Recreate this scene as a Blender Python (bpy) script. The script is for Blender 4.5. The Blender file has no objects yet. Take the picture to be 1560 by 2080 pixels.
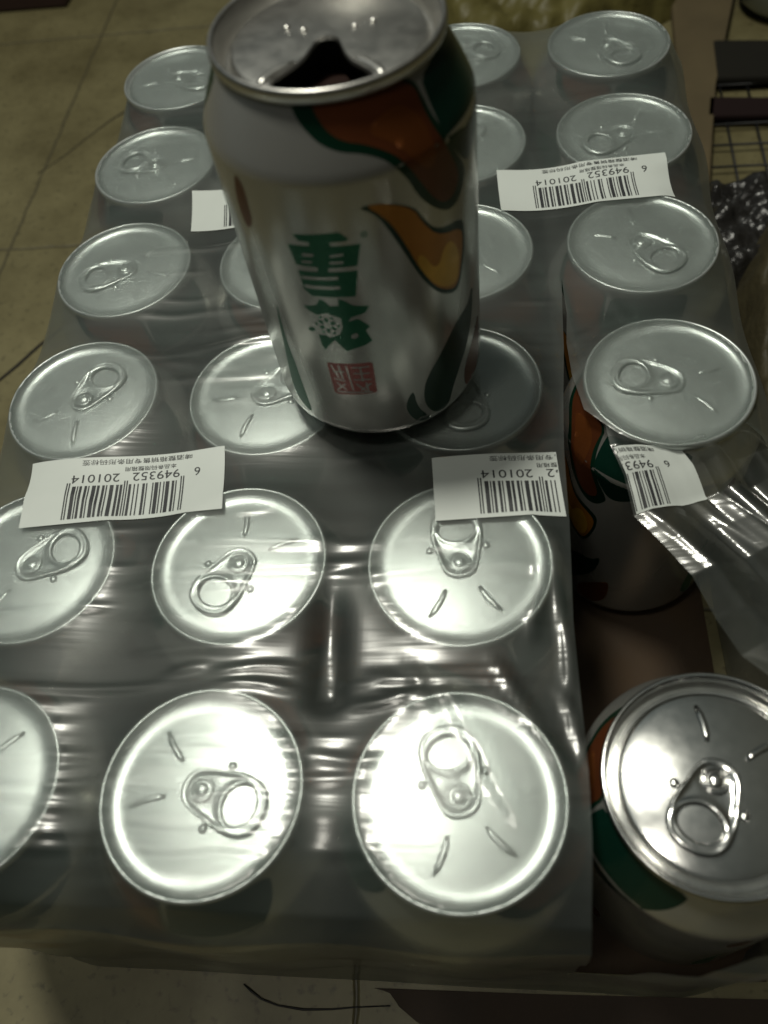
import bpy, bmesh, math, random
import numpy as np
from mathutils import Vector, Matrix, Euler
R_ = random.Random(7)
PI = math.pi
MM = 0.001
Z0 = 116.0            # millimetres from the floor to the lid plane; all coordinates below are mm with z = 0 on the lid plane

sc = bpy.context.scene
# ------------------------------------------------------------------ camera
cam = bpy.data.cameras.new('camera')
co = bpy.data.objects.new('camera', cam)
sc.collection.objects.link(co)
sc.camera = co
co.location = (39.968*MM, -212.171*MM, (208.598+Z0)*MM)
co.rotation_euler = (0.5594, 0.1102, 0.0517)
cam.sensor_fit = 'HORIZONTAL'
cam.sensor_width = 4.0*1560/1657.4
cam.lens = 4.0
cam.clip_start = 0.005
cam.clip_end = 60
cam.dof.use_dof = True
cam.dof.focus_distance = 0.285
cam.dof.aperture_fstop = 1.3
# ------------------------------------------------------------------ light
w = bpy.data.worlds.new('World')
sc.world = w
w.use_nodes = True
nt = w.node_tree
bg = nt.nodes['Background']
geo = nt.nodes.new('ShaderNodeTexCoord')
sep = nt.nodes.new('ShaderNodeSeparateXYZ')
nt.links.new(geo.outputs['Generated'], sep.inputs[0])
def wramp(out, lo, hi, a, b):
    mr = nt.nodes.new('ShaderNodeMapRange'); mr.interpolation_type = 'SMOOTHSTEP'
    mr.inputs[1].default_value = lo; mr.inputs[2].default_value = hi
    rm = nt.nodes.new('ShaderNodeValToRGB')
    rm.color_ramp.elements[0].color = (*a, 1); rm.color_ramp.elements[1].color = (*b, 1)
    nt.links.new(out, mr.inputs[0]); nt.links.new(mr.outputs[0], rm.inputs[0])
    return rm.outputs[0]
cx_ = wramp(sep.outputs['X'], -.9, .8, (.95, 1.25, 1.28), (.62, .60, .44))     # pale wall on the left, dim yellowish room on the right
cy_ = wramp(sep.outputs['Y'], -.75, .25, (.28, .27, .26), (1, 1, 1))             # the photographer shades the near side
mx = nt.nodes.new('ShaderNodeMix'); mx.data_type = 'RGBA'; mx.blend_type = 'MULTIPLY'; mx.inputs[0].default_value = 1
nt.links.new(cx_, mx.inputs[6]); nt.links.new(cy_, mx.inputs[7])
cz_ = wramp(sep.outputs['Z'], .35, .95, (.3, .3, .3), (1.15, 1.15, 1.15))          # ceiling brighter than the far wall
mx2 = nt.nodes.new('ShaderNodeMix'); mx2.data_type = 'RGBA'; mx2.blend_type = 'MULTIPLY'; mx2.inputs[0].default_value = 1
nt.links.new(mx.outputs[2], mx2.inputs[6]); nt.links.new(cz_, mx2.inputs[7]); nt.links.new(mx2.outputs[2], bg.inputs['Color'])
bg.inputs['Strength'].default_value = 0.075

la = bpy.data.lights.new('ceiling_lamp', 'AREA')
la.shape = 'DISK'
la.size = 0.15
la.energy = 5.3
la.color = (1.0, .985, .86)
lo = bpy.data.objects.new('ceiling_lamp', la)
sc.collection.objects.link(lo)
_mp = Vector((0.0, -153.0, 0.0)); _cp = Vector((39.97, -212.17, 208.6))
_d = (_mp - _cp); _d.z = -_d.z; _d.normalize()
lo.location = (_mp + _d*1040)*MM + Vector((0, 0, Z0*MM))
lo.rotation_euler = (-_d).to_track_quat('-Z', 'Y').to_euler()

lb = bpy.data.lights.new('second_lamp', 'AREA')          # a weaker lamp above the near edge: second glint on the lid beads, lit floor in front
lb.shape = 'DISK'; lb.size = 0.12; lb.energy = .95; lb.color = (1.0, .96, .84)
lbo = bpy.data.objects.new('second_lamp', lb)
sc.collection.objects.link(lbo)
lbo.location = (-.16, -.29, 1.05)
lbo.rotation_euler = (Vector((-.03, -.16, .05))-Vector(lbo.location)).to_track_quat('-Z', 'Y').to_euler()

sc.view_settings.view_transform = 'Standard'
sc.view_settings.look = 'None'
sc.view_settings.exposure = 0.3
sc.view_settings.gamma = 1
sc.view_settings.use_curve_mapping = False
sc.render.engine = 'CYCLES'
sc.cycles.use_denoising = True
sc.cycles.max_bounces = 12
sc.cycles.transparent_max_bounces = 16
sc.cycles.glossy_bounces = 6
sc.cycles.caustics_reflective = True
sc.cycles.caustics_refractive = False
sc.cycles.sample_clamp_indirect = 20

# ------------------------------------------------------------------ helpers
COL = sc.collection
def nd(t, typ, **k):
    n = t.nodes.new(typ)
    for a, b in k.items(): setattr(n, a, b)
    return n
def mat(name, color, rough=.5, metal=0., spec=.5, noise=None, bump=None, coat=0):
    """principled material; noise=(scale, amount) mottles colour and roughness, bump=(scale, strength, distance)"""
    m = bpy.data.materials.new(name); m.use_nodes = True
    t = m.node_tree; b = t.nodes['Principled BSDF']
    b.inputs['Base Color'].default_value = (*color, 1)
    b.inputs['Roughness'].default_value = rough
    b.inputs['Metallic'].default_value = metal
    b.inputs['Specular IOR Level'].default_value = spec
    b.inputs['Coat Weight'].default_value = coat
    tc = nd(t, 'ShaderNodeTexCoord')
    if noise:
        n = nd(t, 'ShaderNodeTexNoise'); n.inputs['Scale'].default_value = noise[0]; n.inputs['Detail'].default_value = 5
        t.links.new(tc.outputs['Object'], n.inputs['Vector'])
        mx = nd(t, 'ShaderNodeMix', data_type='RGBA')
        mx.inputs[6].default_value = (*[c*(1-noise[1]) for c in color], 1)
        mx.inputs[7].default_value = (*[min(1, c*(1+noise[1])) for c in color], 1)
        t.links.new(n.outputs['Fac'], mx.inputs[0]); t.links.new(mx.outputs[2], b.inputs['Base Color'])
        r = nd(t, 'ShaderNodeMapRange'); r.inputs[3].default_value = rough*.8; r.inputs[4].default_value = min(1, rough*1.25)
        t.links.new(n.outputs['Fac'], r.inputs[0]); t.links.new(r.outputs[0], b.inputs['Roughness'])
    if bump:
        n2 = nd(t, 'ShaderNodeTexNoise'); n2.inputs['Scale'].default_value = bump[0]; n2.inputs['Detail'].default_value = 4
        t.links.new(tc.outputs['Object'], n2.inputs['Vector'])
        bp = nd(t, 'ShaderNodeBump'); bp.inputs['Strength'].default_value = bump[1]; bp.inputs['Distance'].default_value = bump[2]
        t.links.new(n2.outputs['Fac'], bp.inputs['Height']); t.links.new(bp.outputs[0], b.inputs['Normal'])
    return m
def P(x, y, z): return Vector((x*MM, y*MM, (z+Z0)*MM))
def link(name, bm_or_me, mats, parent=None, smooth=True, loc=None):
    if isinstance(bm_or_me, bmesh.types.BMesh):
        me = bpy.data.meshes.new(name); bm_or_me.to_mesh(me); bm_or_me.free()
    else: me = bm_or_me
    for m in (mats if isinstance(mats, (list, tuple)) else [mats]):
        if m and m.name not in [x.name for x in me.materials]: me.materials.append(m)
    if smooth: me.polygons.foreach_set('use_smooth', [True]*len(me.polygons))
    o = bpy.data.objects.new(name, me); COL.objects.link(o)
    if parent: o.parent = parent
    if loc is not None: o.location = loc
    return o
def tag(o, label, cat, group=None):
    o['label'] = label; o['category'] = cat
    if group: o['group'] = group
    return o
def thing(name, label, cat, loc=(0, 0, 0), rz=0, group=None):
    o = bpy.data.objects.new(name, None); COL.objects.link(o)
    o.location = loc; o.rotation_euler = (0, 0, rz); o.empty_display_size = .01
    return tag(o, label, cat, group)
def structure(o): o['kind'] = 'structure'; return o
def lathe(bm, prof, n=96, mi=0, close=False):
    rings = []
    for r, z in prof:
        if r < 1e-6: rings.append([bm.verts.new((0, 0, z*MM))])
        else: rings.append([bm.verts.new((r*MM*math.cos(2*PI*i/n), r*MM*math.sin(2*PI*i/n), z*MM)) for i in range(n)])
    for a, b in zip(rings, rings[1:]):
        for i in range(n):
            j = (i+1) % n
            if len(a) == 1: f = bm.faces.new((a[0], b[j], b[i]))
            elif len(b) == 1: f = bm.faces.new((a[i], a[j], b[0]))
            else: f = bm.faces.new((a[i], a[j], b[j], b[i]))
            f.material_index = mi
    return rings
def dome(bm, x, y, z, rx, ry, h, rot=0, n=20, k=5):
    """a raised oval bump"""
    prev = None
    for q in range(k+1):
        a = q/k*PI/2
        ring = []
        for i in range(n):
            t = 2*PI*i/n
            px, py = rx*math.cos(a)*math.cos(t), ry*math.cos(a)*math.sin(t)
            ring.append(bm.verts.new(((x+px*math.cos(rot)-py*math.sin(rot))*MM, (y+px*math.sin(rot)+py*math.cos(rot))*MM, (z+h*math.sin(a))*MM)))
        if prev:
            for i in range(n): bm.faces.new((prev[i], prev[(i+1) % n], ring[(i+1) % n], ring[i]))
        prev = ring
def tube(bm, pts, r, n=10, flat=1., mi=0):
    """a tapered tube along pts (mm); flat squeezes it in z"""
    rings = []
    for i, p in enumerate(pts):
        a = Vector(pts[max(i-1, 0)]); b = Vector(pts[min(i+1, len(pts)-1)])
        d = (b-a).normalized(); s = d.cross(Vector((0, 0, 1)))
        if s.length < 1e-3: s = Vector((1, 0, 0))
        s.normalize(); u = s.cross(d)
        rr = r[i] if isinstance(r, (list, tuple)) else r
        rings.append([bm.verts.new((Vector(p)+s*rr*math.cos(2*PI*k/n)+u*rr*flat*math.sin(2*PI*k/n))*MM) for k in range(n)])
    for a, b in zip(rings, rings[1:]):
        for k in range(n):
            f = bm.faces.new((a[k], a[(k+1) % n], b[(k+1) % n], b[k])); f.material_index = mi
    for e in (rings[0][::-1], rings[-1]):
        f = bm.faces.new(e); f.material_index = mi

# ------------------------------------------------------------------ materials
M_PRINT = mat('silver_print', (.46, .46, .43), .22, .68, noise=(60, .06))
M_ALU = mat('aluminium', (.72, .72, .70), .16, 1., noise=(300, .04))
M_LID = mat('brushed_lid', (.50, .535, .52), .37, .68, noise=(200, .05))
M_GREEN = mat('green_ink', (.005, .11, .05), .3, .25)
M_DKGREEN = mat('dark_green_ink', (.004, .03, .016), .28, .3)
M_NAVY = mat('blackish_green_ink', (.005, .034, .022), .25, .3)
M_ORANGE = mat('brown_orange_ink', (.115, .034, .012), .3, .3, noise=(45, .5))
M_AMBER = mat('amber_ink', (.42, .17, .02), .3, .35, noise=(70, .3))
M_YELLOW = mat('yellow_ink', (.62, .34, .04), .3, .35, noise=(120, .3))
M_MID = mat('lighter_brown_ink', (.16, .05, .013), .3, .35, noise=(45, .5))
M_RED = mat('red_ink', (.36, .11, .10), .35, .2)
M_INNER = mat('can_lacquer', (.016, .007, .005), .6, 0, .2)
PRINT = [M_PRINT, M_GREEN, M_DKGREEN, M_NAVY, M_ORANGE, M_AMBER, M_YELLOW, M_RED, M_ALU, M_MID]
GREEN, DKGREEN, NAVY, ORANGE, AMBER, YELLOW, RED, ALU, MID = range(1, 10)

# ------------------------------------------------------------------ the floor
def floor_material():
    m = bpy.data.materials.new('floor_tiles'); m.use_nodes = True
    t = m.node_tree; b = t.nodes['Principled BSDF']
    g = nd(t, 'ShaderNodeNewGeometry')
    wob = nd(t, 'ShaderNodeTexNoise'); wob.inputs['Scale'].default_value = 60; wob.inputs['Detail'].default_value = 4
    t.links.new(g.outputs['Position'], wob.inputs['Vector'])
    ad = nd(t, 'ShaderNodeVectorMath', operation='MULTIPLY_ADD'); ad.inputs[1].default_value = (.004, .004, 0)
    t.links.new(wob.outputs['Color'], ad.inputs[0]); t.links.new(g.outputs['Position'], ad.inputs[2])
    sp = nd(t, 'ShaderNodeSeparateXYZ'); t.links.new(ad.outputs[0], sp.inputs[0])
    ds = []
    for ax, off in (('X', -.256), ('Y', .194)):
        s = nd(t, 'ShaderNodeMath', operation='SUBTRACT'); s.inputs[1].default_value = off
        t.links.new(sp.outputs[ax], s.inputs[0])
        pp = nd(t, 'ShaderNodeMath', operation='PINGPONG'); pp.inputs[1].default_value = .126
        t.links.new(s.outputs[0], pp.inputs[0]); ds.append(pp)
    mn = nd(t, 'ShaderNodeMath', operation='MINIMUM')
    t.links.new(ds[0].outputs[0], mn.inputs[0]); t.links.new(ds[1].outputs[0], mn.inputs[1])
    j = nd(t, 'ShaderNodeMapRange'); j.inputs[1].default_value = .0003; j.inputs[2].default_value = .0013
    t.links.new(mn.outputs[0], j.inputs[0])
    n = nd(t, 'ShaderNodeTexNoise'); n.inputs['Scale'].default_value = 14; n.inputs['Detail'].default_value = 7; n.inputs['Roughness'].default_value = .65
    t.links.new(g.outputs['Position'], n.inputs['Vector'])
    cr = nd(t, 'ShaderNodeValToRGB')
    cr.color_ramp.elements[0].position = .3; cr.color_ramp.elements[0].color = (.095, .080, .034, 1)
    cr.color_ramp.elements[1].position = .7; cr.color_ramp.elements[1].color = (.215, .19, .095, 1)
    t.links.new(n.outputs['Fac'], cr.inputs[0])
    n3 = nd(t, 'ShaderNodeTexNoise'); n3.inputs['Scale'].default_value = 260; n3.inputs['Detail'].default_value = 3
    t.links.new(g.outputs['Position'], n3.inputs['Vector'])
    sp3 = nd(t, 'ShaderNodeMapRange'); sp3.inputs[1].default_value = .28; sp3.inputs[2].default_value = .42; sp3.inputs[3].default_value = .55
    t.links.new(n3.outputs['Fac'], sp3.inputs[0])
    mu = nd(t, 'ShaderNodeMix', data_type='RGBA', blend_type='MULTIPLY'); mu.inputs[0].default_value = 1
    t.links.new(cr.outputs[0], mu.inputs[6]); t.links.new(sp3.outputs[0], mu.inputs[7])
    mx = nd(t, 'ShaderNodeMix', data_type='RGBA'); mx.inputs[6].default_value = (.075, .066, .037, 1)
    t.links.new(mu.outputs[2], mx.inputs[7]); t.links.new(j.outputs[0], mx.inputs[0])
    t.links.new(mx.outputs[2], b.inputs['Base Color'])
    b.inputs['Roughness'].default_value = .5
    bp = nd(t, 'ShaderNodeBump'); bp.inputs['Strength'].default_value = .6; bp.inputs['Distance'].default_value = .001
    t.links.new(j.outputs[0], bp.inputs['Height']); t.links.new(bp.outputs[0], b.inputs['Normal'])
    return m
bm = bmesh.new()
for v in ((-3, -2), (3, -2), (3, 5), (-3, 5)): bm.verts.new((*v, 0))
bm.faces.new(bm.verts)
structure(link('floor', bm, floor_material(), smooth=False))
bm = bmesh.new()
tube(bm, [(-232, 78, 0.2), (-222, 92, 0.2), (-213, 107, 0.2), (-202, 121, 0.2), (-192, 134, .2), (-180, 150, .2)], [1.0, 1.3, 1.2, .9, .7, .4], flat=.25)
tube(bm, [(-262, 268, .15), (-248, 285, .15), (-236, 305, .15), (-222, 326, .15), (-205, 344, .15), (-190, 356, .15)], [.3, .5, .5, .7, 1.4, 2.4], flat=.2)
structure(link('floor_crack', bm, mat('grime', (.018, .015, .01), .9)))

# ------------------------------------------------------------------ the beer can: body, lid, pull tab
BZ = [(24, 0.6), (25.2, 0), (27.2, 1.2), (30.6, 5.2), (32.4, 8.2), (33, 11), (33, 60), (33, 96), (32.75, 97.8), (32.0, 99.6), (30.9, 102), (29.4, 105), (27.9, 108), (26.8, 110), (26.2, 111.4), (26.1, 112.2)]
_zz = np.array([z for r, z in BZ[1:]]); _rr = np.array([r for r, z in BZ[1:]])
# arc length used when the artwork was measured off the photo: straight wall from z = 8 to 97, then the neck
_mz = np.array([0, 2, 8, 97, 99.5, 103, 108, 111, 112, 115.]); _mr = np.array([24, 27.5, 33, 33, 32.4, 30.3, 27.5, 26.5, 26.68, 26.68])
_mz2 = np.linspace(0, 115, 1500); _ms = np.concatenate([[0], np.cumsum(np.hypot(np.diff(_mz2), np.diff(np.interp(_mz2, _mz, _mr))))])
def on_can(u, s, off):
    z = float(np.interp(s, _ms, _mz2)); z = min(z, 111.8)
    r = float(np.interp(z, _zz, _rr)) + off
    th = u/33.0
    return Vector((r*math.sin(th)*MM, -r*math.cos(th)*MM, z*MM))
ART = [
 (DKGREEN, 1, [(-6.5,119.46),(-7.55,118.12),(-6.16,115.2),(-3.19,112.37),(-0.36,109.88),(4.07,107.88),(9.09,106.84),(13.21,104.75),(15.57,102.43),(18.63,97.83),(20.55,93.03),(23.31,88.9),(27.27,84.92),(30.79,83.06),(34.27,83.8),(36.71,86.96),(38.01,90.12),(32.1,99.03),(29.15,107.56),(28.38,112.78),(28.05,116.03),(20,120),(8,120.5)]),
 (ORANGE, 2, [(-2.29,119.48),(-0.82,115.65),(2.12,111.91),(5.61,109.79),(10.67,108.4),(16.24,104.85),(18.96,101.16),(21.99,95.31),(25.19,89.6),(28.41,86.3),(32.02,86.3),(34.93,90.19),(30.27,99.5),(27.86,106.18),(27.21,111.14),(27.27,115.6),(18,120),(6,120.3)]),
 (MID, 3, [(11,110.5),(16.5,107.5),(20.5,102),(24,97.5),(26.5,98.5),(26.6,104),(25.8,110),(21,114),(15,113)]),
 (NAVY, 1, [(30.12,117.5),(29.58,110.1),(30.31,102.45),(34.77,95.11),(38.45,91.0),(43,92),(50,98),(57,104),(62,111),(64,117)]),
 (DKGREEN, 1, [(5.61,94.96),(9.6,92.39),(12.5,86.78),(15.53,79.46),(18.24,71.98),(21.12,65.82),(24.81,60.41),(29.74,56.77),(32.67,57.26),(34.74,62.76),(36.31,71.21),(35.62,77.79),(25.75,80.11),(21.83,85.29),(19.5,90.5),(12.18,94.5)]),
 (AMBER, 2, [(7.68,95.0),(10.72,92.05),(13.8,87.39),(16.63,80.0),(19.04,72.98),(22.94,64.7),(26.1,60.87),(30.24,58.13),(32.33,59.26),(33.79,63.51),(35.19,70.5),(34.47,75.35),(25.62,78.43),(21.23,84.9),(18.96,90.35),(12.15,94.2)]),
 (YELLOW, 3, [(19.3,76.52),(18.9,72.98),(22.91,65.2),(26.62,61.3),(30.26,59.4),(32.2,61.04),(33.3,68.57),(29.95,74.86),(27.08,73.77),(25.31,69.69),(23.36,70.14),(21.06,75.2)]),
 (DKGREEN, 1, [(40.5,52),(37.5,47.5),(34.55,46.5),(29.91,45.43),(24.44,39.0),(18.33,32.06),(16.58,24.57),(17.78,17.97),(21.39,13.4),(25.5,14.4),(27.84,21.1),(32.02,27.9),(36.0,33.0),(39.5,41)]),
 (DKGREEN, 1, [(13.89,29.04),(11.61,25.88),(10.78,21.9),(12.36,16.64),(15.63,12.8),(18.98,12.6),(16.05,17.67),(14.27,22.27)]),
 (ORANGE, 1, [(33,22),(36.5,27.5),(42,33),(46,36),(46,20),(40,14),(34,14)]),
 (ORANGE, 1, [(-24.54,100.44),(-22.2,97.92),(-22.4,92.41),(-22.8,86.5),(-26.22,83.27),(-27.4,90.89)]),
 (GREEN, 1, [(-22.76,61.61),(-23.41,52.65),(-22.98,42.83),(-22.15,36.62),(-21.49,24.54),(-20.43,15.95),(-24,17),(-27.83,22.2),(-26.43,35.63),(-25.09,45.72),(-24.2,54.04)]),
]
X = lambda *p: list(p)
LOGO = [
 (GREEN, 1, [(-10.69,87.75),(0.81,88.87),(2.9,86.8),(2.2,86.15),(-1.66,86.0),(-1.8,84.9),(5.47,84.9),(3.86,78.55),(-3.4,78.3),(-3.5,77.05),(3.79,77.2),(2.14,69.01),(-9.42,68.72),(-11.19,70.59),(-11.35,73.85),(-11.6,76.6),(-6.25,76.95),(-6.0,78.4),(-11.66,78.4),(-12.73,84.42),(-6.95,84.75),(-6.8,85.85),(-9.52,85.98)]),
 (0, 2, [(-9.24,82.4),(-6.27,82.42),(-6.57,81.6),(-9.36,81.4)]), (0, 2, [(-2.31,82.2),(1.09,82.7),(0.86,82.0),(-2.4,81.6)]),
 (0, 2, [(-9.86,80.02),(-7.13,80.2),(-7.29,79.5),(-10.02,79.36)]), (0, 2, [(-2.6,80.3),(0.72,80.28),(0.62,79.63),(-2.76,79.57)]),
 (0, 2, [(-11.23,75.0),(-1.25,75.63),(-1.44,74.68),(-10.9,74.04)]), (0, 2, [(-11.06,72.22),(-1.31,72.55),(-1.48,71.59),(-10.6,71.09)]),
 (GREEN, 1, [(-12.78,64.46),(-8.86,65.6),(-7.47,67.9),(-6.41,67.46),(-5.12,65.7),(-2.81,65.99),(-2.54,68.33),(-1.19,67.87),(0.95,65.99),(5.02,65.24),(3.88,63.25),(2.47,62.69),(-0.09,61.9),(-0.98,60.4),(1.62,61.29),(4.47,58.26),(3.06,56.91),(4.37,52.86),(2.36,51.56),(-3.11,49.32),(-4.27,51.05),(-5.81,53.37),(-7.63,51.28),(-9.28,49.08),(-9.99,50.72),(-10.26,54.61),(-7.99,54.79),(-7.16,53.97),(-4.01,55.66),(-2.91,58.22),(-2.83,61.63),(-6.49,63.15),(-9.29,62.07),(-11.32,63.07)]),
 (0, 2, [(-0.76,55.7),(0.69,56.25),(0.97,54.94),(-0.31,54.06),(-1.17,54.44)]),
]
def oval(x, y, a, b, rot=0, n=10):
    return [(x+a*math.cos(2*PI*i/n)*math.cos(rot)-b*math.sin(2*PI*i/n)*math.sin(rot), y+a*math.cos(2*PI*i/n)*math.sin(rot)+b*math.sin(2*PI*i/n)*math.cos(rot)) for i in range(n)]
for k in range(6):                                       # the snowflake in the second character
    a = PI/6+k*PI/3
    LOGO.append((GREEN, 1, oval(-7.0+1.9*math.cos(a), 58.7+1.9*math.sin(a), .85, .55, a)))
    a += PI/6
    LOGO.append((GREEN, 1, oval(-7.0+3.1*math.cos(a), 58.7+3.1*math.sin(a), .35, .6, a)))
LOGO.append((GREEN, 1, oval(-12.0, 56.2, 1.1, .8, .5)))
LOGO.append((GREEN, 1, oval(6.6, 87.3, .8, .8)))
LOGO.append((0, 2, oval(6.6, 87.3, .42, .42)))
SEAL = [(RED, 1, [(-9.53,43.8),(2.63,44.6),(3.3,44.0),(3.23,32.4),(2.5,31.76),(-8.6,30.57),(-9.6,31.2),(-9.9,43.2)])]
_rs = random.Random(3)
for x0, y0, x1, y1 in ((-8.8,43,-7.2,38),(-6.6,43.2,-6.0,37.6),(-8.6,40.4,-5.2,40.7),(-8.8,37.4,-5.4,36.9),(-8.2,35.8,-5.6,33),(-5.6,35.6,-8.4,32.6),(-4.4,43.3,-3.6,33),(-2.8,42.6,2.2,43),(-2.6,40.2,2.0,40.3),(-.4,43,-.3,37),(-2.8,37.6,2.2,37.7),(-2.4,36,.2,32.6),(2,36,-1.4,33),(.6,36.4,.8,32.6),(-8.8,31.8,2,32.3)):
    dx, dy = x1-x0, y1-y0; L = math.hypot(dx, dy); nx, ny = -dy/L*.26, dx/L*.26
    SEAL.append((0, 2, [(x0+nx, y0+ny), (x1+nx, y1+ny), (x1-nx, y1-ny), (x0-nx, y0-ny)]))
def chaikin(p, k=2):
    for _ in range(k):
        q = []
        for i in range(len(p)):
            a, b = p[i], p[(i+1) % len(p)]
            q += [(a[0]*.75+b[0]*.25, a[1]*.75+b[1]*.25), (a[0]*.25+b[0]*.75, a[1]*.25+b[1]*.75)]
        p = q
    return p
def add_art(bm, poly, mi, layer, du):
    t = bmesh.new()
    f = t.faces.new([t.verts.new((u, s, 0)) for u, s in poly])
    f.normal_update()
    if f.normal.z < 0: f.normal_flip()
    bmesh.ops.triangulate(t, faces=t.faces[:])
    us = [p[0] for p in poly]; ss = [p[1] for p in poly]
    c = math.floor(min(us))+1.5
    while c < max(us):
        bmesh.ops.bisect_plane(t, geom=t.verts[:]+t.edges[:]+t.faces[:], plane_co=(c, 0, 0), plane_no=(1, 0, 0)); c += 1.5
    for lv in (97, 98.5, 100, 102.5, 105, 108, 111, 113, 115, 117, 119):
        if min(ss) < lv < max(ss): bmesh.ops.bisect_plane(t, geom=t.verts[:]+t.edges[:]+t.faces[:], plane_co=(0, lv, 0), plane_no=(0, 1, 0))
    vm = {v: bm.verts.new(on_can(v.co.x+du, v.co.y, .035*layer)) for v in t.verts}
    for f in t.faces:
        try: bm.faces.new([vm[v] for v in f.verts]).material_index = mi
        except ValueError: pass
    t.free()
def make_body_mesh():
    bm = bmesh.new()
    lathe(bm, [(0, 5.5), (12, 4.6), (20, 2.2), (22.6, .8)]+BZ, 120)
    for f in bm.faces:
        if max(v.co.z for v in f.verts) < 9*MM: f.material_index = ALU
    for du in (0, 33*PI):
        for mi, ly, poly in [(a, b, chaikin(c)) for a, b, c in ART]+LOGO+SEAL: add_art(bm, poly, mi, ly, du)
    me = bpy.data.meshes.new('can_body'); bm.to_mesh(me); bm.free()
    return me
RIM = [(25.9, 111.4), (26.7, 112.0), (27.0, 113.3), (26.95, 114.4), (26.6, 114.9), (26.25, 115.0), (25.85, 114.85), (25.5, 114.2), (24.9, 111.8), (24.45, 109.7), (24.0, 109.0), (23.4, 108.9), (22.95, 109.3), (22.7, 110.6), (22.4, 111.3), (21.8, 111.6)]
RIM2 = RIM[:8]+[(25.1, 113.7), (24.4, 113.25), (23.4, 112.95), (22.4, 112.8)]
PBASE = 112.7
def panel(r): return PBASE + DOME*(1-(r/22.0)**2)          # the pressurised end bulges
DOME = 1.05
def lid_marks(bm, opened=False):
    z = 111.65
    for s in (-1, 1):
        if not opened:
            pts = [(s*x, y, panel(math.hypot(x, y))) for x, y in ((4.8, -8.2), (5.6, -10), (6.9, -12.2), (8.6, -14.4), (10.3, -16.2))]
            tube(bm, pts, [.5, .85, .95, .95, .5], flat=.55)
            dome(bm, s*8.3, 4.8, panel(9.6)-.05, 1.25, 1.25, .75)
        else:
            pts = [(s*x, y, z) for x, y in ((6.6, -9.6), (8.2, -10.6), (9.8, -11.8), (11.4, -13.5), (12.8, -15.6), (13.6, -17.4))]
            tube(bm, pts, [.5, .9, 1.1, 1.2, 1.1, .8], flat=.6)
            dome(bm, s*10.0, 5.2, z-.05, .9, .9, .6); dome(bm, s*5.9, 3.6, z-.05, .9, .9, .6)
    if not opened:
        dome(bm, 0, 0, panel(3.4), 3.4, 3.4, .4)
def make_lid_mesh(rim=RIM2):
    bm = bmesh.new()
    lathe(bm, rim+[(r, panel(r)) for r in (21.6, 20, 18, 15, 12, 9, 6, 3, 0)], 96)
    lid_marks(bm)
    bmesh.ops.recalc_face_normals(bm, faces=bm.faces[:])
    me = bpy.data.meshes.new('lid'); bm.to_mesh(me); bm.free(); return me
def make_open_lid_mesh():
    bm = bmesh.new()
    rings = lathe(bm, RIM, 96)
    bell = [(0, .4), (1.6, 0), (2.8, -1.6), (3.6, -4.2), (4.6, -7.2), (6.2, -10.2), (8.4, -12.6), (10.9, -15.2), (11.6, -17.0), (10.4, -18.9), (6.4, -20.4)]
    pts = bell + [(0, -20.9)] + [(-x, y) for x, y in bell[::-1][:-1]]
    hv = [bm.verts.new((x*MM, y*MM, 111.6*MM)) for x, y in pts]
    hw = [bm.verts.new((x*MM, y*MM, 111.6*MM)) for x, y in pts]
    low = [bm.verts.new((x*.96*MM, (y*.97-.3)*MM, 110.7*MM)) for x, y in pts]
    n = len(pts); edges = []
    for i in range(n):
        edges.append(bm.edges.new((hv[i], hv[(i+1) % n]))); bm.faces.new((hw[i], hw[(i+1) % n], low[(i+1) % n], low[i]))
    last = rings[-1]
    for i in range(96):
        e = bm.edges.get((last[i], last[(i+1) % 96])); edges.append(e)
    bmesh.ops.triangle_fill(bm, edges=edges, use_beauty=True)
    lid_marks(bm, opened=True)
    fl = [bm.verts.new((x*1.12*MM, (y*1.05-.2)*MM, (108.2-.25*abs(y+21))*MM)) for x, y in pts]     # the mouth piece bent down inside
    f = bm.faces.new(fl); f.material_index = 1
    bmesh.ops.recalc_face_normals(bm, faces=bm.faces[:])
    me = bpy.data.meshes.new('opened_lid'); bm.to_mesh(me); bm.free(); return me
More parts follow.
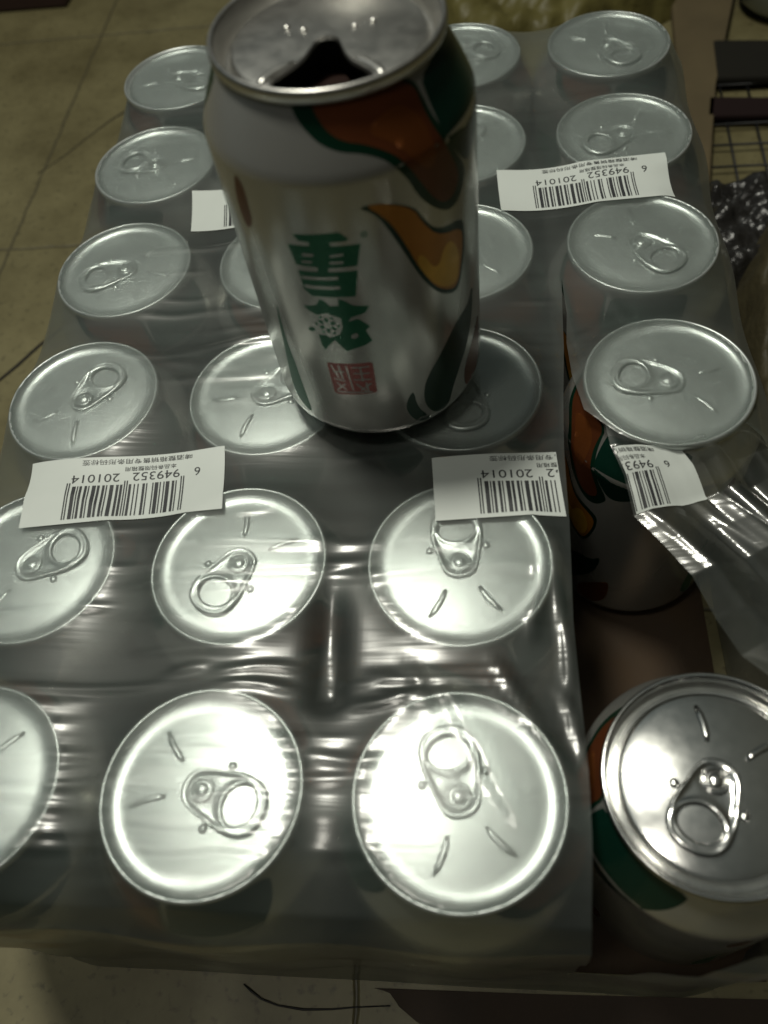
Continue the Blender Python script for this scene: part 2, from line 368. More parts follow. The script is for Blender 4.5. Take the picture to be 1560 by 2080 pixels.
def make_tab_mesh():
    """ring pull: rivet at the origin, finger ring towards +y"""
    bm = bmesh.new()
    N = 64; hc = 11.2
    def hole(a): return Vector((5.2*math.cos(a), hc+4.2*math.sin(a)))
    outer_pts = []
    egg = [(0, -5.4), (2.6, -5.0), (4.6, -3.4), (5.6, -.4), (6.4, 3.2), (7.4, 7), (7.8, 10.5), (7.4, 13.8), (5.8, 16.4), (3.2, 17.8), (0, 18.3)]
    egg = egg + [(-x, y) for x, y in egg[::-1][1:-1]]
    ea = np.unwrap([math.atan2(y-hc, x) for x, y in egg]); er = [math.hypot(x, y-hc) for x, y in egg]
    order = np.argsort(np.mod(ea, 2*PI)); aa = np.mod(ea, 2*PI)[order]; rr = np.array(er)[order]
    aa = np.concatenate([aa-2*PI, aa, aa+2*PI]); rr = np.concatenate([rr]*3)
    K = 12; grid = []
    for i in range(N):
        a = 2*PI*i/N; h = hole(a); ro = float(np.interp(a, aa, rr)); o = Vector((ro*math.cos(a), hc+ro*math.sin(a)))
        L = (o-h).length; row = []
        for k in range(K+1):
            t = k/K; t = t*t*(3-2*t); p = h.lerp(o, t)
            d0, d1 = t*L, (1-t)*L
            z = 112.4 + .6*math.exp(-((d0-.7)/.8)**2) + .65*math.exp(-((d1-.8)/.8)**2)
            if k in (0, K): z = 112.15
            rv = p.length
            if rv < 3.6: z -= .25
            row.append(bm.verts.new((p.x*MM, p.y*MM, z*MM)))
        grid.append(row)
    for i in range(N):
        j = (i+1) % N
        for k in range(K): bm.faces.new((grid[i][k], grid[i][k+1], grid[j][k+1], grid[j][k]))
    tube(bm, [(2.9*math.cos(a), 2.9*math.sin(a), 112.5) for a in np.linspace(0, 2*PI, 33)], .55, 8)
    dome(bm, 0, 0, 112.2, 2.0, 2.0, .8)
    bmesh.ops.recalc_face_normals(bm, faces=bm.faces[:])
    me = bpy.data.meshes.new('pull_tab'); bm.to_mesh(me); bm.free(); return me
BODY, LID, TAB, OPENLID = make_body_mesh(), make_lid_mesh(), make_tab_mesh(), make_open_lid_mesh()
def can(x, y, z, label, group, tab_dir, turn, opened=False):
    """x, y in mm, z of the base in mm above the lid plane's floor of the pack; tab_dir and turn in degrees"""
    t = thing('beer_can', label, 'beer can', P(x, y, z), 0, group)
    b = link('can_body', BODY, PRINT, t); b.rotation_euler.z = math.radians(turn)
    l = link('lid', OPENLID if opened else LID, M_DULL if opened else M_LID, t)
    l.rotation_euler.z = math.radians(tab_dir-90)
    if opened: l.data.materials.append(M_INNER)
    if not opened: link('pull_tab', TAB, M_LID, l, loc=(0, 0, 1.7*MM))
    return t
def dup(src, x, y, z, label, group, tab_dir, turn):
    r = src.copy(); COL.objects.link(r); r.location = P(x, y, z); r['label'] = label; r['group'] = group
    jx, jy = 0, 0
    for ch in src.children:
        c = ch.copy(); COL.objects.link(c); c.parent = r
        c.rotation_euler = (0, 0, math.radians(turn)) if ch.name.startswith('can_body') else (jx, jy, math.radians(tab_dir-90))
        for g in ch.children:
            d = g.copy(); COL.objects.link(d); d.parent = c
    return r
ROWN = ['', 'farthest row', 'second row from the back', 'third row from the back', 'fourth row from the back', 'second row from the front', 'front row']
COLN = ['', 'leftmost', 'second from the left', 'third from the left', 'rightmost']
TABS = {(2,5):-121,(1,5):30,(2,6):-19,(3,6):104,(4,4):167,(4,3):-51,(4,2):-151,(1,1):-20,(1,2):162,(1,3):-161,(1,4):60,(2,4):37,(3,5):96,(4,1):-60,(3,1):20,(3,2):75,(3,3):110,(2,1):10,(2,2):200,(2,3):150,(3,4):-80,(1,6):-100}
SHIFT = {(1,1):(-3,1),(4,4):(1,0),(1,2):(-1,0)}
first = None
for r in range(1, 7):
    for c in range(1, 5):
        if (c, r) in ((4, 5), (4, 6)): continue
        x, y = (c-2.5)*66, (3.5-r)*66
        sx, sy = SHIFT.get((c, r), (0, 0))
        lab = f'sealed beer can under film, {COLN[c]} in the {ROWN[r]}'
        turn = {(4,4):-100,(1,3):-25,(4,3):-80,(1,2):-95,(4,1):-50,(3,3):10,(2,6):-65,(2,5):20,(3,5):-20,(1,1):-60,(3,2):-40,(1,4):-15,(3,6):30,(1,5):-80,(2,3):-50}.get((c, r), R_.uniform(0, 360))
        args = (x+sx, y+sy, -115, lab, 'sealed beer cans in the shrink wrapped pack', TABS[(c, r)], turn)
        if first is None: first = can(*args)
        else: dup(first, *args)
loose = dup(first, 102.5, -160.0, -112.6, 'unwrapped beer can with a bare shiny lid at the torn right front corner', 'sealed beer cans in the shrink wrapped pack', -117, -130)
for ch in loose.children:
    if ch.name.startswith('lid'):
        DOME = 2.1; PBASE = 111.45
        ch.data = make_lid_mesh(RIM[:-1]); ch.data.materials.append(M_ALU)
        ch.data.polygons.foreach_set('use_smooth', [True]*len(ch.data.polygons))
        for g in ch.children:
            g.location.z = 1.6*MM; g.data = g.data.copy(); g.data.materials[0] = M_ALU
loose.rotation_euler = (0, math.radians(-4), 0)
M_DULL = mat('dull_aluminium', (.62, .61, .58), .33, 1., noise=(250, .06))
can(6.9, -25.9, 0.45, 'opened silver beer can with green lettering and orange swirls standing upright on the pack', 'opened beer cans', 90, 0, opened=True)

# the card the cans stand on
bm = bmesh.new()
def slab(bm, poly, z0, z1, mi=0):
    a = [bm.verts.new(P(x, y, z0)) for x, y in poly]; b = [bm.verts.new(P(x, y, z1)) for x, y in poly]
    n = len(poly); fs = [bm.faces.new(a[::-1]), bm.faces.new(b)]
    fs += [bm.faces.new((a[i], a[(i+1) % n], b[(i+1) % n], b[i])) for i in range(n)]
    for f in fs: f.material_index = mi
    bmesh.ops.bevel(bm, geom=list({e for f in fs for e in f.edges}), offset=min(2.5, (z1-z0)*.3)*MM, segments=2, affect='EDGES', profile=.5)
slab(bm, [(-131, -196), (131, -196), (131, 197), (-131, 197)], -115.8, -115.05)
tag(link('cardboard_pad', bm, mat('brown_card', (.05, .03, .015), .8, noise=(40, .35), bump=(300, .3, .0004)), smooth=False), 'brown cardboard pad under the cans, seen in the gap left by the missing can', 'cardboard')

# ------------------------------------------------------------------ the shrink film
def film_material(name, haze=.065, rough=.2, scatter=.5, veil=.52):
    m = bpy.data.materials.new(name); m.use_nodes = True
    t = m.node_tree; t.nodes.clear()
    out = nd(t, 'ShaderNodeOutputMaterial')
    g = nd(t, 'ShaderNodeTexCoord')
    mp = nd(t, 'ShaderNodeMapping'); mp.inputs['Scale'].default_value = (9, 210, 60); mp.inputs['Rotation'].default_value = (0, 0, -.03)
    t.links.new(g.outputs['Object'], mp.inputs[0])
    n1 = nd(t, 'ShaderNodeTexNoise'); n1.inputs['Scale'].default_value = 1.; n1.inputs['Detail'].default_value = 3; n1.inputs['Roughness'].default_value = .45
    t.links.new(mp.outputs[0], n1.inputs['Vector'])
    n2 = nd(t, 'ShaderNodeTexNoise'); n2.inputs['Scale'].default_value = 28; n2.inputs['Detail'].default_value = 2
    t.links.new(g.outputs['Object'], n2.inputs['Vector'])
    pw = nd(t, 'ShaderNodeMath', operation='MULTIPLY_ADD'); pw.inputs[1].default_value = .5
    t.links.new(n1.outputs['Fac'], pw.inputs[0]); t.links.new(n2.outputs['Fac'], pw.inputs[2])
    bp = nd(t, 'ShaderNodeBump'); bp.inputs['Strength'].default_value = .42; bp.inputs['Distance'].default_value = .0012
    t.links.new(pw.outputs[0], bp.inputs['Height'])
    tp = nd(t, 'ShaderNodeBsdfTransparent'); tp.inputs[0].default_value = (.97, .98, .975, 1)
    rf = nd(t, 'ShaderNodeBsdfRefraction'); rf.inputs['Color'].default_value = (.95, .97, .96, 1); rf.inputs['IOR'].default_value = 1.16; rf.inputs['Roughness'].default_value = .62
    tr = nd(t, 'ShaderNodeMixShader'); tr.inputs[0].default_value = scatter
    t.links.new(tp.outputs[0], tr.inputs[1]); t.links.new(rf.outputs[0], tr.inputs[2])
    df = nd(t, 'ShaderNodeBsdfDiffuse'); df.inputs[0].default_value = (.66, .80, .76, 1)
    tl = nd(t, 'ShaderNodeBsdfTranslucent'); tl.inputs[0].default_value = (.66, .80, .76, 1)
    h = nd(t, 'ShaderNodeMixShader'); h.inputs[0].default_value = .5
    t.links.new(df.outputs[0], h.inputs[1]); t.links.new(tl.outputs[0], h.inputs[2])
    hz = nd(t, 'ShaderNodeMapRange'); hz.inputs[1].default_value = .3; hz.inputs[2].default_value = .7
    hz.inputs[3].default_value = haze*.8; hz.inputs[4].default_value = haze*1.2
    t.links.new(n1.outputs['Fac'], hz.inputs[0])
    a = nd(t, 'ShaderNodeMixShader'); t.links.new(hz.outputs[0], a.inputs[0])
    t.links.new(tr.outputs[0], a.inputs[1]); t.links.new(h.outputs[0], a.inputs[2])
    gl = nd(t, 'ShaderNodeBsdfGlossy'); gl.inputs['Roughness'].default_value = rough; gl.inputs[0].default_value = (1, 1, 1, 1)
    t.links.new(bp.outputs[0], gl.inputs['Normal'])
    fr = nd(t, 'ShaderNodeFresnel'); fr.inputs['IOR'].default_value = 1.5; t.links.new(bp.outputs[0], fr.inputs['Normal'])
    mu = nd(t, 'ShaderNodeMath', operation='MULTIPLY', use_clamp=True); mu.inputs[1].default_value = 1.55
    t.links.new(fr.outputs[0], mu.inputs[0])
    gl2 = nd(t, 'ShaderNodeBsdfGlossy'); gl2.inputs['Roughness'].default_value = veil; gl2.inputs[0].default_value = (1, 1, .96, 1)
    gm = nd(t, 'ShaderNodeMixShader'); gm.inputs[0].default_value = .42
    t.links.new(gl.outputs[0], gm.inputs[1]); t.links.new(gl2.outputs[0], gm.inputs[2])
    f = nd(t, 'ShaderNodeMixShader'); cap = nd(t, 'ShaderNodeMath', operation='MINIMUM'); cap.inputs[1].default_value = .26
    t.links.new(mu.outputs[0], cap.inputs[0]); t.links.new(cap.outputs[0], f.inputs[0])
    t.links.new(a.outputs[0], f.inputs[1]); t.links.new(gm.outputs[0], f.inputs[2])
    t.links.new(f.outputs[0], out.inputs[0])
    return m
M_FILM = film_material('shrink_film')
FDX, FDY = 1.6, 1.0
gx = np.arange(-256, 256.1, FDX); gy = np.arange(-322, 322.1, FDY)
GX, GY = np.meshgrid(gx, gy)
QX = np.clip(GX, -99, 99); QY = np.clip(GY, -165, 165)
VX, VY = GX-QX, GY-QY
VL = np.hypot(VX, VY); RH = 26.9
DO = np.maximum(VL-RH, 0)
inside = VL <= RH
disc = np.zeros_like(inside)
cdist = np.full(GX.shape, 1e9)
for r in range(1, 7):
    for c in range(1, 5):
        if (c, r) == (4, 5): continue
        cdist = np.minimum(cdist, np.hypot(GX-(c-2.5)*66, GY-(3.5-r)*66))
disc = cdist < 26.4
PROF = [(0, 0), (.9, -.5), (3.4, -5.5), (6.6, -13), (7.3, -19), (7.2, -104), (8.5, -112), (10.5, -117.5)]
pl = np.concatenate([[0], np.cumsum([math.hypot(b[0]-a[0], b[1]-a[1]) for a, b in zip(PROF, PROF[1:])])])
OUT = np.interp(DO, pl, [p[0] for p in PROF]); DN = np.interp(DO, pl, [p[1] for p in PROF])
free = (DO < 15) & ~disc                    # a membrane held up by the rims and pulled down along the sides
Zm = np.where(inside, 0., DN)
kx, ky = 1/FDX**2, 1/FDY**2
src = .016
for it in range(900):
    nb = (kx*(np.roll(Zm, 1, 1)+np.roll(Zm, -1, 1)) + ky*(np.roll(Zm, 1, 0)+np.roll(Zm, -1, 0)) - src)/(2*kx+2*ky)
    Zm[free] = nb[free]
# wrinkles: long ridges with real height
RIDGES = [(39.9,-130.8,43.0,-137.6),(43.0,-137.6,55.9,-157.7),(19.3,-129.5,24.3,-141.8),(24.3,-141.8,27.0,-148.3),(28.8,-137.7,37.1,-150.7),(37.1,-150.7,48.1,-171.8),(49.3,-140.1,59.4,-158.8),(56.8,-89.7,55.2,-108.8),(55.2,-108.8,51.9,-122.2),(59.7,-88.1,62.7,-137.3),(59.5,-137.4,65.0,-155.1),(41.9,-129.3,49.3,-140.1),(-9.8,-111.0,-3.2,-143.6),(2.4,-111.0,1.5,-143.5),(-35.4,-132.8,-9.1,-131.2),(-33.4,-136.4,-11.2,-137.5),(-48.0,-134.1,-37.1,-131.4),(7.5,-134.5,18.2,-134.4),(7.7,-138.0,20.9,-138.5),(6.6,-142.1,23.5,-137.8),(-49.8,-152.3,-8.3,-152.2),(-58.2,-157.7,-7.7,-157.3),(-60.1,-166.6,-8.0,-166.5),(-53.9,-176.1,-12.0,-175.4),(-51.2,-181.8,-13.7,-181.1),(-36.2,-8.8,-57.9,-10.1),(-31.3,-19.6,-59.7,-20.5),(-32.3,-11.4,-51.7,-13.9),(-73.2,-16.4,-30.6,-25.3),(-14.8,-105.4,-59.7,-106.0),(-45.5,-82.1,-23.8,-79.8),(-6.6,-155.4,6.3,-156.3),(-8.5,-150.2,6.0,-151.3),(62.1,17.0,37.4,11.1),(60.4,-16.3,37.3,-10.5),(2.5,-102.3,-7.6,-103.8),(-28.4,-196.2,-14.2,-195.1),(25.1,-198.0,46.1,-198.1),(85.2,5.5,101.4,-35.5),(101.4,-35.5,108.9,-55.5),(93.8,-6.8,104.9,-31.5),(70.2,-16.8,84.3,-3.9),(-89.4,6.6,-34.7,8.3),(-79.3,13.7,-58.3,14.9)]
RD = np.zeros_like(GX)
for k, (x0, y0, x1, y1) in enumerate(RIDGES):
    dx, dy = x1-x0, y1-y0; L = math.hypot(dx, dy)
    al = ((GX-x0)*dx+(GY-y0)*dy)/L; pe = (-(GX-x0)*dy+(GY-y0)*dx)/L + .5*np.sin(al*.23+k)
    wd = R_.uniform(1.2, 2.0); am = R_.uniform(.25, .55)
    if 12 <= k <= 13: continue
    if 4 <= k <= 11: wd, am = R_.uniform(1.2, 1.8), R_.uniform(1.0, 1.6)
    if 14 <= k <= 24: wd, am = R_.uniform(1.1, 1.5), R_.uniform(.55, .95)
    ends = 1/(1+np.exp(-(al-1)/1.5))/(1+np.exp((al-L+1)/1.5))
    RD += am*np.exp(-(pe/wd)**2)*ends
for k in range(70):
    x0 = R_.uniform(-130, 60); y0 = R_.uniform(-190, 180); L = R_.uniform(10, 40)
    pe = (GY-y0) - .06*(GX-x0) + .6*np.sin(GX*.1+k); al = GX-x0
    RD += R_.uniform(.2, .6)*np.exp(-(pe/R_.uniform(1., 1.6))**2)/(1+np.exp(-(al-2)/2))/(1+np.exp((al-L)/2))
for k in range(34):                                       # stretch lines across the front and middle lids
    if k < 22: x0, y0 = R_.uniform(-128, 5), R_.uniform(-192, -92)
    else: x0, y0 = R_.uniform(-75, -20), R_.uniform(-40, 16)
    L = R_.uniform(28, 62); pe = (GY-y0) - .05*(GX-x0) + .8*np.sin(GX*.07+k); al = GX-x0; wd = R_.uniform(1.0, 2.2)
    RD += R_.uniform(.3, .75)*np.exp(-(pe/wd)**2)/(1+np.exp(-(al-4)/3))/(1+np.exp((al-L)/3))
for qx, qy in ((-75, -71), (81, 68), (-45, 67), (58, -72)):
    RD *= 1-.92*np.clip((1-np.maximum(np.abs(GX-qx)-36, np.abs(GY-qy-.06*(GX-qx))-14)/3), 0, 1)
# the film dips into the hollow between four front cans
RD -= 3.6*np.exp(-((GX+3.4+.05*(GY+127))/4.4)**2)/(1+np.exp(-(GY+143)/1.2))/(1+np.exp((GY+112)/3.5))
RD += .9*np.exp(-((GX+3.2)/.8)**2)/(1+np.exp(-(GY+140)/1.2))/(1+np.exp((GY+124)/3))
under = np.hypot(GX-6.9, GY+25.9) < 34
RD[under] *= 0.0
Zf = Zm + .2 + RD
NX = VX/np.maximum(VL, 1e-6); NY = VY/np.maximum(VL, 1e-6)
FX = np.where(inside, GX, QX+NX*(RH+OUT)); FY = np.where(inside, GY, QY+NY*(RH+OUT))
along = np.where(np.abs(VX) > np.abs(VY), GY, GX)
sag = np.where(inside, 0, np.clip(DO/20, 0, 1)*np.clip((pl[-1]-DO)/20, 0, 1))
side = sag*(-1.2*np.cos(along*2*PI/66)+.3 + .35*np.sin(DO*.16+along*.05))
FX = FX + NX*side; FY = FY + NY*side
FZ = Zm + .2 + RD*np.clip(1-DO/14, 0, 1)
keep_v = DO < pl[-1]+1
def film_z(x, y):
    i = (y-gy[0])/FDY; j = (x-gx[0])/FDX
    i0 = int(np.clip(math.floor(i), 0, len(gy)-2)); j0 = int(np.clip(math.floor(j), 0, len(gx)-2)); a, b = i-i0, j-j0
    return float((FZ[i0, j0]*(1-b)+FZ[i0, j0+1]*b)*(1-a)+(FZ[i0+1, j0]*(1-b)+FZ[i0+1, j0+1]*b)*a)
TEAR = [(69.2, 16.5), (67.9, -16.7), (66.2, -40), (65.4, -58), (65.3, -84.8), (64.2, -116), (64.9, -157), (64.6, -174), (63.6, -191), (64.2, -285), (72, -268), (79, -245), (85, -222), (91, -207), (100, -200), (112, -198), (126, -204), (160, -200), (158, -140), (160, -64), (122, -50.5)]
ARC = [(99+27.2*math.cos(math.radians(a)), -33+27.2*math.sin(math.radians(a))) for a in range(-40, -141, -10)]
TEAR = TEAR + ARC + [(72.4, -44.4), (69.6, -30), (68.9, -15), (70, 0)]
def seg_cut(bm, poly):
    n = len(poly)
    for i in range(n):
        a = Vector((*poly[i], 0)); b = Vector((*poly[(i+1) % n], 0))
        d = b-a; no = Vector((-d.y, d.x, 0)).normalized()
        lo_, hi = (min(a.x, b.x)-3, min(a.y, b.y)-3), (max(a.x, b.x)+3, max(a.y, b.y)+3)
        fs = [f for f in bm.faces if lo_[0] < f.verts[0].co.x < hi[0] and lo_[1] < f.verts[0].co.y < hi[1]]
        ed = {e for f in fs for e in f.edges}; vs = {v for f in fs for v in f.verts}
        bmesh.ops.bisect_plane(bm, geom=list(vs)+list(ed)+fs, plane_co=a, plane_no=no, dist=1e-4)
def in_poly(x, y, poly):
    c = False; j = len(poly)-1
    for i in range(len(poly)):
        if (poly[i][1] > y) != (poly[j][1] > y) and x < (poly[j][0]-poly[i][0])*(y-poly[i][1])/(poly[j][1]-poly[i][1])+poly[i][0]: c = not c
        j = i
    return c
def samp(A, x, y):
    i = np.clip((y-gy[0])/FDY, 0, len(gy)-1.001); j = np.clip((x-gx[0])/FDX, 0, len(gx)-1.001)
    i0 = int(i); j0 = int(j); a, b = i-i0, j-j0
    return float((A[i0, j0]*(1-b)+A[i0, j0+1]*b)*(1-a)+(A[i0+1, j0]*(1-b)+A[i0+1, j0+1]*b)*a)
bm = bmesh.new()
idx = {}
H_, W_ = GX.shape
for i in range(H_):
    for j in range(W_):
        if keep_v[i, j]: idx[(i, j)] = bm.verts.new((GX[i, j], GY[i, j], 0))
for i in range(H_-1):
    for j in range(W_-1):
        q = ((i, j), (i, j+1), (i+1, j+1), (i+1, j))
        if all(k in idx for k in q): bm.faces.new([idx[k] for k in q])
seg_cut(bm, TEAR)
dead = []
for f in bm.faces:
    c = f.calc_center_median()
    if c.x > 60 and c.y < 20 and in_poly(c.x, c.y, TEAR): dead.append(f)
bmesh.ops.delete(bm, geom=dead, context='FACES')
for v in bm.verts:
    x, y = v.co.x, v.co.y
    v.co = P(samp(FX, x, y), samp(FY, x, y), samp(FZ, x, y))
film = thing('shrink_wrap', 'clear hazy shrink film stretched over the cans and torn open at the right front', 'plastic film')
link('film_sheet', bm, M_FILM, film)
# the torn strip hanging off towards the right
LE = [(78.2,-50.5,.2),(79.2,-59.2,-1.5),(83,-68,-6),(85.5,-79,-12),(92.4,-88.3,-12),(99.3,-99.8,-11),(102.3,-116.5,-5),(105.2,-128.9,1),(111.1,-136.1,3),(125,-150,3),(150,-175,0)]
RE = [(119.8,-50.5,.2),(126,-53,-3),(133,-57,-8),(138,-63,-11),(144,-72,-10),(150,-80,-8),(156,-90,-4),(160,-98,1),(166,-107,4),(180,-120,4),(205,-145,1)]
def flap_pt(a, b):
    t = b*(len(LE)-1); i = min(int(t), len(LE)-2); f = t-i
    f = f*f*(3-2*f)*.4+f*.6
    L = Vector(LE[i]).lerp(Vector(LE[i+1]), f); R = Vector(RE[i]).lerp(Vector(RE[i+1]), f)
    p = L.lerp(R, a)
    bul = 4*a*(1-a)
    p.y -= 9.6*bul*max(0, 1-b*9)**1.0
    rp = min(1, b*6)
    p.z += rp*(1-.6*max(0, 1-abs(b-.22)/.13)*(a < .5))*(2.0*math.sin(2*PI*(1.9*a*a+.9*a+.2*b)+.6)+1.1*abs(math.sin(2*PI*(2.3*max(a, 0)**1.5-.45*b)+2))+.5*max(0, math.sin(2*PI*(3.7*a-.8*b)+1))**3) + 1.5*bul*rp
    if a < .42 and .12 < b < .36: p.z += (1-abs(b-.24)/.12)*1.0
    return p
bm = bmesh.new()
NA, NB = 150, 180
g = [[bm.verts.new(P(*flap_pt(a/NA, b/NB))) for a in range(NA+1)] for b in range(NB+1)]
for b in range(NB):
    for a in range(NA): bm.faces.new((g[b][a], g[b+1][a], g[b+1][a+1], g[b][a+1]))
M_FLAP = film_material('torn_film', .03, .12, .1, .45)
link('torn_strip', bm, M_FLAP, film)

# printed bar code labels on the film
M_WHITE = mat('label_white', (.62, .66, .63), .4, noise=(80, .04))
M_BLACK = mat('label_ink', (.035, .037, .04), .5)
def ean(code):
    Lc = ['0001101','0011001','0010011','0111101','0100011','0110001','0101111','0111011','0110111','0001011']
    Gc = [''.join('1' if ch == '0' else '0' for ch in c)[::-1] for c in Lc]
    Rc = [''.join('1' if ch == '0' else '0' for ch in c) for c in Lc]
    par = ['LLLLLL','LLGLGG','LLGGLG','LLGGGL','LGLLGG','LGGLLG','LGGGLL','LGLGLG','LGLGGL','LGGLGL'][int(code[0])]
    s = '101'+''.join((Lc if q == 'L' else Gc)[int(d)] for d, q in zip(code[1:7], par))+'01010'+''.join(Rc[int(d)] for d in code[7:])+'101'
    return s
BITS = ean('6949352201014')
def text_mesh(body, size):
    cu = bpy.data.curves.new('t', 'FONT'); cu.body = body; cu.size = size; cu.resolution_u = 3
    o = bpy.data.objects.new('t', cu); COL.objects.link(o)
    dg = bpy.context.evaluated_depsgraph_get()
    me = o.evaluated_get(dg).to_mesh()
    vs = [(v.co.x, v.co.y) for v in me.vertices]; fs = [tuple(p.vertices) for p in me.polygons]
    o.evaluated_get(dg).to_mesh_clear(); COL.objects.unlink(o); bpy.data.objects.remove(o)
    return vs, fs
def label_on_film(surface, umin=0., umax=1., name='barcode_label', parent=None):
    """surface(u, v, lift) maps label coordinates (u to the left of the reading direction, v down) to a point"""
    bm = bmesh.new()
    nu, nv = 34, 12
    gg = [[bm.verts.new(surface(umin+(umax-umin)*i/nu, j/nv, .4)) for i in range(nu+1)] for j in range(nv+1)]
    for j in range(nv):
        for i in range(nu): bm.faces.new((gg[j][i], gg[j][i+1], gg[j+1][i+1], gg[j+1][i]))
    lab = link(name, bm, M_WHITE, parent)
    bm = bmesh.new()
    def ok(u): return umin-1e-6 <= u <= umax+1e-6
    u0, u1 = .795, .205
    wbit = (u0-u1)/95
    i = 0
    while i < 95:
        if BITS[i] == '1':
            k = i
            while k < 95 and BITS[k] == '1': k += 1
            a, b = u0-i*wbit, u0-k*wbit
            top = .62 if (i < 3 or i > 91 or 44 < i < 50) else .56
            if ok(a) and ok(b):
                prev = None
                for q in range(9):
                    v = .06+(top-.06)*q/8
                    row = (bm.verts.new(surface(a, v, .5)), bm.verts.new(surface(b, v, .5)))
                    if prev: bm.faces.new((prev[0], prev[1], row[1], row[0]))
                    prev = row
            i = k
        else: i += 1
    def put(body, cu, cv, wu, hv):
        vs, fs = text_mesh(body, 1.)
        if not vs: return
        xs = [a for a, b in vs]; ys = [b for a, b in vs]
        sx = wu/(max(xs)-min(xs)); sy = hv/(max(ys)-min(ys)); mx, my = (max(xs)+min(xs))/2, (max(ys)+min(ys))/2
        pts = [(cu-(a-mx)*sx, cv-(b-my)*sy) for a, b in vs]
        vv = [bm.verts.new(surface(a, b, .5)) for a, b in pts]
        for f in fs:
            if all(ok(pts[k][0]) for k in f):
                try: bm.faces.new([vv[k] for k in f])
                except ValueError: pass
    put('6', .86, .665, .03, .13)
    put('949352', .65, .675, .24, .13); put('201014', .345, .675, .24, .13)
    put('本品条码限整箱用', .62, .80, .26, .07)
    put('啤酒整箱销售专用条形码标签', .55, .92, .56, .08)
    link('barcode', bm, M_BLACK, lab, smooth=False)
    return lab
def on_quad(BL, TL, TR, BR):
    def s(u, v, lift):
        b = Vector(BL).lerp(Vector(BR), u); t = Vector(TL).lerp(Vector(TR), u); q = b.lerp(t, v)
        return P(q.x, q.y, film_z(q.x, q.y)+lift)
    return s
label_on_film(on_quad((-106.3,-86.6),(-109.8,-60.7),(-43.7,-56.0),(-40.7,-80.4)), parent=film)
label_on_film(on_quad((48.6,53.3),(47.3,78),(113.1,82.4),(113.9,56.8)), parent=film)
label_on_film(on_quad((-75.4,52.9),(-79.4,78.3),(-13.6,82),(-10,56.8)), parent=film)
label_on_film(on_quad((25.9,-85.9),(24.2,-62.4),(89.8,-58.2),(91.5,-81.7)), 0, .588, parent=film)
def on_flap(u, v, lift):
    a = .015+(u-.60)/.40*.40; b = .30-.19*v+.03*(u-.6)
    p = flap_pt(a, b); d1 = flap_pt(a+.01, b)-p; d2 = flap_pt(a, b+.01)-p; n = d2.cross(d1).normalized()
    if n.z < 0: n = -n
    q = p+n*lift
    return P(q.x, q.y, q.z)
label_on_film(on_flap, .60, 1.0, parent=film)

# ------------------------------------------------------------------ around the pack
def crumple(name, label, cat, outline, zbase, height, m, seed, freq=.05, n=60, ridg=1.):
    """a crumpled sheet heaped inside an outline (mm on the floor)"""
    rr = random.Random(seed)
    waves = [(rr.uniform(-1, 1), rr.uniform(-1, 1), rr.uniform(0, 6)) for _ in range(14)]
    bm = bmesh.new()
    xs = [p[0] for p in outline]; ys = [p[1] for p in outline]
    x0, x1, y0, y1 = min(xs), max(xs), min(ys), max(ys)
    def edge(x, y):
        if not in_poly(x, y, outline): return -1
        d = 1e9
        for i in range(len(outline)):
            ax, ay = outline[i]; bx, by = outline[(i+1) % len(outline)]
            L2 = (bx-ax)**2+(by-ay)**2; t = max(0, min(1, ((x-ax)*(bx-ax)+(y-ay)*(by-ay))/L2))
            d = min(d, math.hypot(x-ax-t*(bx-ax), y-ay-t*(by-ay)))
        return d
    vm = {}
    for i in range(n+1):
        for j in range(n+1):
            x, y = x0+(x1-x0)*i/n, y0+(y1-y0)*j/n; d = edge(x, y)
            if d < 0: continue
            h = 0
            for k, (a, b, c) in enumerate(waves):
                h += abs(math.sin((a*x+b*y)*freq*(1+k*.35)+c))**ridg/(1+k*.35)
            h = h/5.2
            z = zbase + height*min(1, d/16)*(.35+.75*h)
            vm[(i, j)] = bm.verts.new(P(x, y, z))
    for i in range(n):
        for j in range(n):
            q = ((i, j), (i+1, j), (i+1, j+1), (i, j+1))
            if all(k in vm for k in q): bm.faces.new([vm[k] for k in q])
    return tag(link(name, bm, m), label, cat)
M_BROWNB = mat('brown_board', (.10, .075, .036), .75, noise=(25, .3), bump=(180, .3, .0005))
bm = bmesh.new()
slab(bm, [(163, 196), (172, 200), (190, 300), (221, 414), (240, 480), (200, 490), (178, 421), (168, 300)], -115.5, -107)
tag(link('cardboard_strip', bm, M_BROWNB, smooth=False), 'long dull brown cardboard strip lying on the floor along the right side of the pack', 'cardboard')
rack = thing('wire_rack', 'black wire grid lying on the floor behind the right side of the pack', 'wire rack')
M_WIRE = mat('black_wire', (.012, .012, .012), .5, .3)
bm = bmesh.new()
for k in range(9): tube(bm, [(172+15.5*k+(.12*15.5*k), 199, -112), (180+16.5*k, 345, -112)], .75, 6)
link('grid_wire', bm, M_WIRE, rack)
for o in rack.children: o.location = (0, 0, Z0*MM)
bm = bmesh.new()
for k in range(8): tube(bm, [(168+k*1.2, 203+20.5*k, -111), (300, 200+20.5*k, -111)], .7 if k != 0 else 1.1, 6)
o = link('cross_wire', bm, M_WIRE, rack); o.location = (0, 0, Z0*MM)
bm = bmesh.new()
slab(bm, [(180, 268), (226, 264), (228, 282), (184, 288)], -111, -107)
tag(link('dark_bar', bm, mat('dark_maroon', (.016, .009, .009), .9, 0, .15), smooth=False), 'short dark maroon bar lying on the wire grid', 'bar')
bm = bmesh.new()
slab(bm, [(192, 306), (260, 300), (262, 340), (196, 350)], -112, -106)
tag(link('dark_block', bm, mat('dark_rubber', (.016, .015, .012), .9, 0, .15), smooth=False), 'low black block lying on the far end of the wire grid', 'block')
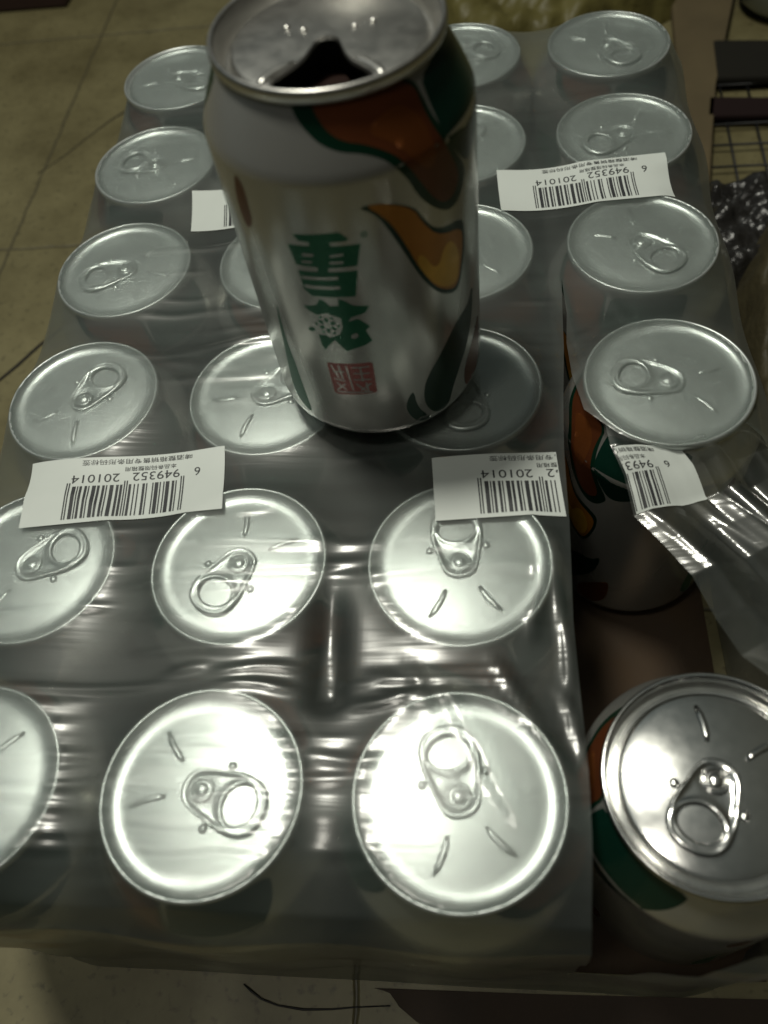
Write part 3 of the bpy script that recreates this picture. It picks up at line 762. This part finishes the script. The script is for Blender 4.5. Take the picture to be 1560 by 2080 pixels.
M_CRINK = mat('dark_crinkled_plastic', (.020, .019, .018), .26, 0, .6, bump=(150, .5, .004))
crumple('plastic_bag', 'dark glossy crumpled plastic bag on the floor right of the pack', 'plastic bag', [(150, 200), (205, 196), (214, 150), (196, 118), (160, 96), (146, 130)], -123, 38, M_CRINK, 5, .07, 90)
M_OLIVE = mat('olive_sacking', (.05, .042, .02), .6, 0, .4, noise=(30, .5), bump=(90, .6, .004))
crumple('olive_sack', 'olive brown folded sack on the floor at the right edge', 'sack', [(172, 140), (200, 196), (260, 210), (280, 60), (230, -80), (150, -90), (146, 30), (158, 100)], -124, 54, M_OLIVE, 9, .06, 90)
M_YBAG = mat('yellow_olive_plastic', (.12, .105, .032), .5, 0, .4, noise=(18, .4), bump=(70, .6, .004))
crumple('yellow_bag', 'dull yellow crumpled plastic bag on the floor behind the pack', 'plastic bag', [(30, 300), (75, 330), (100, 326), (185, 400), (190, 560), (20, 560), (0, 400)], -124, 58, M_YBAG, 12, .05, 70)
bm = bmesh.new()
slab(bm, [(-420, 496), (-300, 493), (-297, 640), (-420, 640)], -115.9, 60)
tag(link('cabinet', bm, mat('dark_red_wood', (.03, .013, .011), .6), smooth=False), 'dark reddish cabinet base at the far left corner of the floor', 'cabinet')
bm = bmesh.new()
tube(bm, [(223+40*math.cos(a), 392+26*math.sin(a), -78) for a in np.linspace(0, 2*PI, 40)], 1.6, 8)
lathe_r = [(24, -30), (36, 0), (38, 32)]
bt = thing('glass_bowl', 'clear bowl with a bright rim at the upper right behind the pack', 'bowl', P(252, 402, -115.5))
bm.free(); bm = bmesh.new()
lathe(bm, [(0, .6), (20, .6), (30, 10), (36, 28), (38, 42), (38.8, 43), (39.4, 42), (37.2, 27), (31, 9), (21, 0), (0, 0)], 64)
mg = mat('pale_glass', (.30, .34, .30), .12, 0, .8)
link('bowl_shell', bm, mg, bt)
# flat dark brown sheet on the floor in front and the small loop of strapping
bm = bmesh.new()
SHEETP = [(6, -205), (9, -209), (15, -213), (24, -217), (32, -224), (36, -260), (260, -290), (260, -120), (142, -120), (142, -201), (60, -203), (0, -204)]
slab(bm, SHEETP, -115.95, -114.8)
tag(link('brown_sheet', bm, mat('dark_brown_sheet', (.045, .031, .022), .9, noise=(40, .4), bump=(400, .4, .0005)), smooth=False), 'dark brown sheet on the floor in front of the pack at the lower right', 'mat')
bm = bmesh.new()
lp = [(-46, -205, -115.2), (-43, -207, -115), (-39, -209.2, -115), (-33, -210.8, -115), (-24, -211.6, -115), (-14, -211, -115), (-6, -210, -115), (6, -209, -115)]
tube(bm, lp, [.25, .4, .35, .3, .4, .3, .25, .2], 8)
o = link('cord_loop', bm, mat('black_cord', (.01, .009, .008), .6)); o.location = (0, 0, Z0*MM)
tag(o, 'thin black cord curling out on the floor at the front edge of the pack', 'cord')
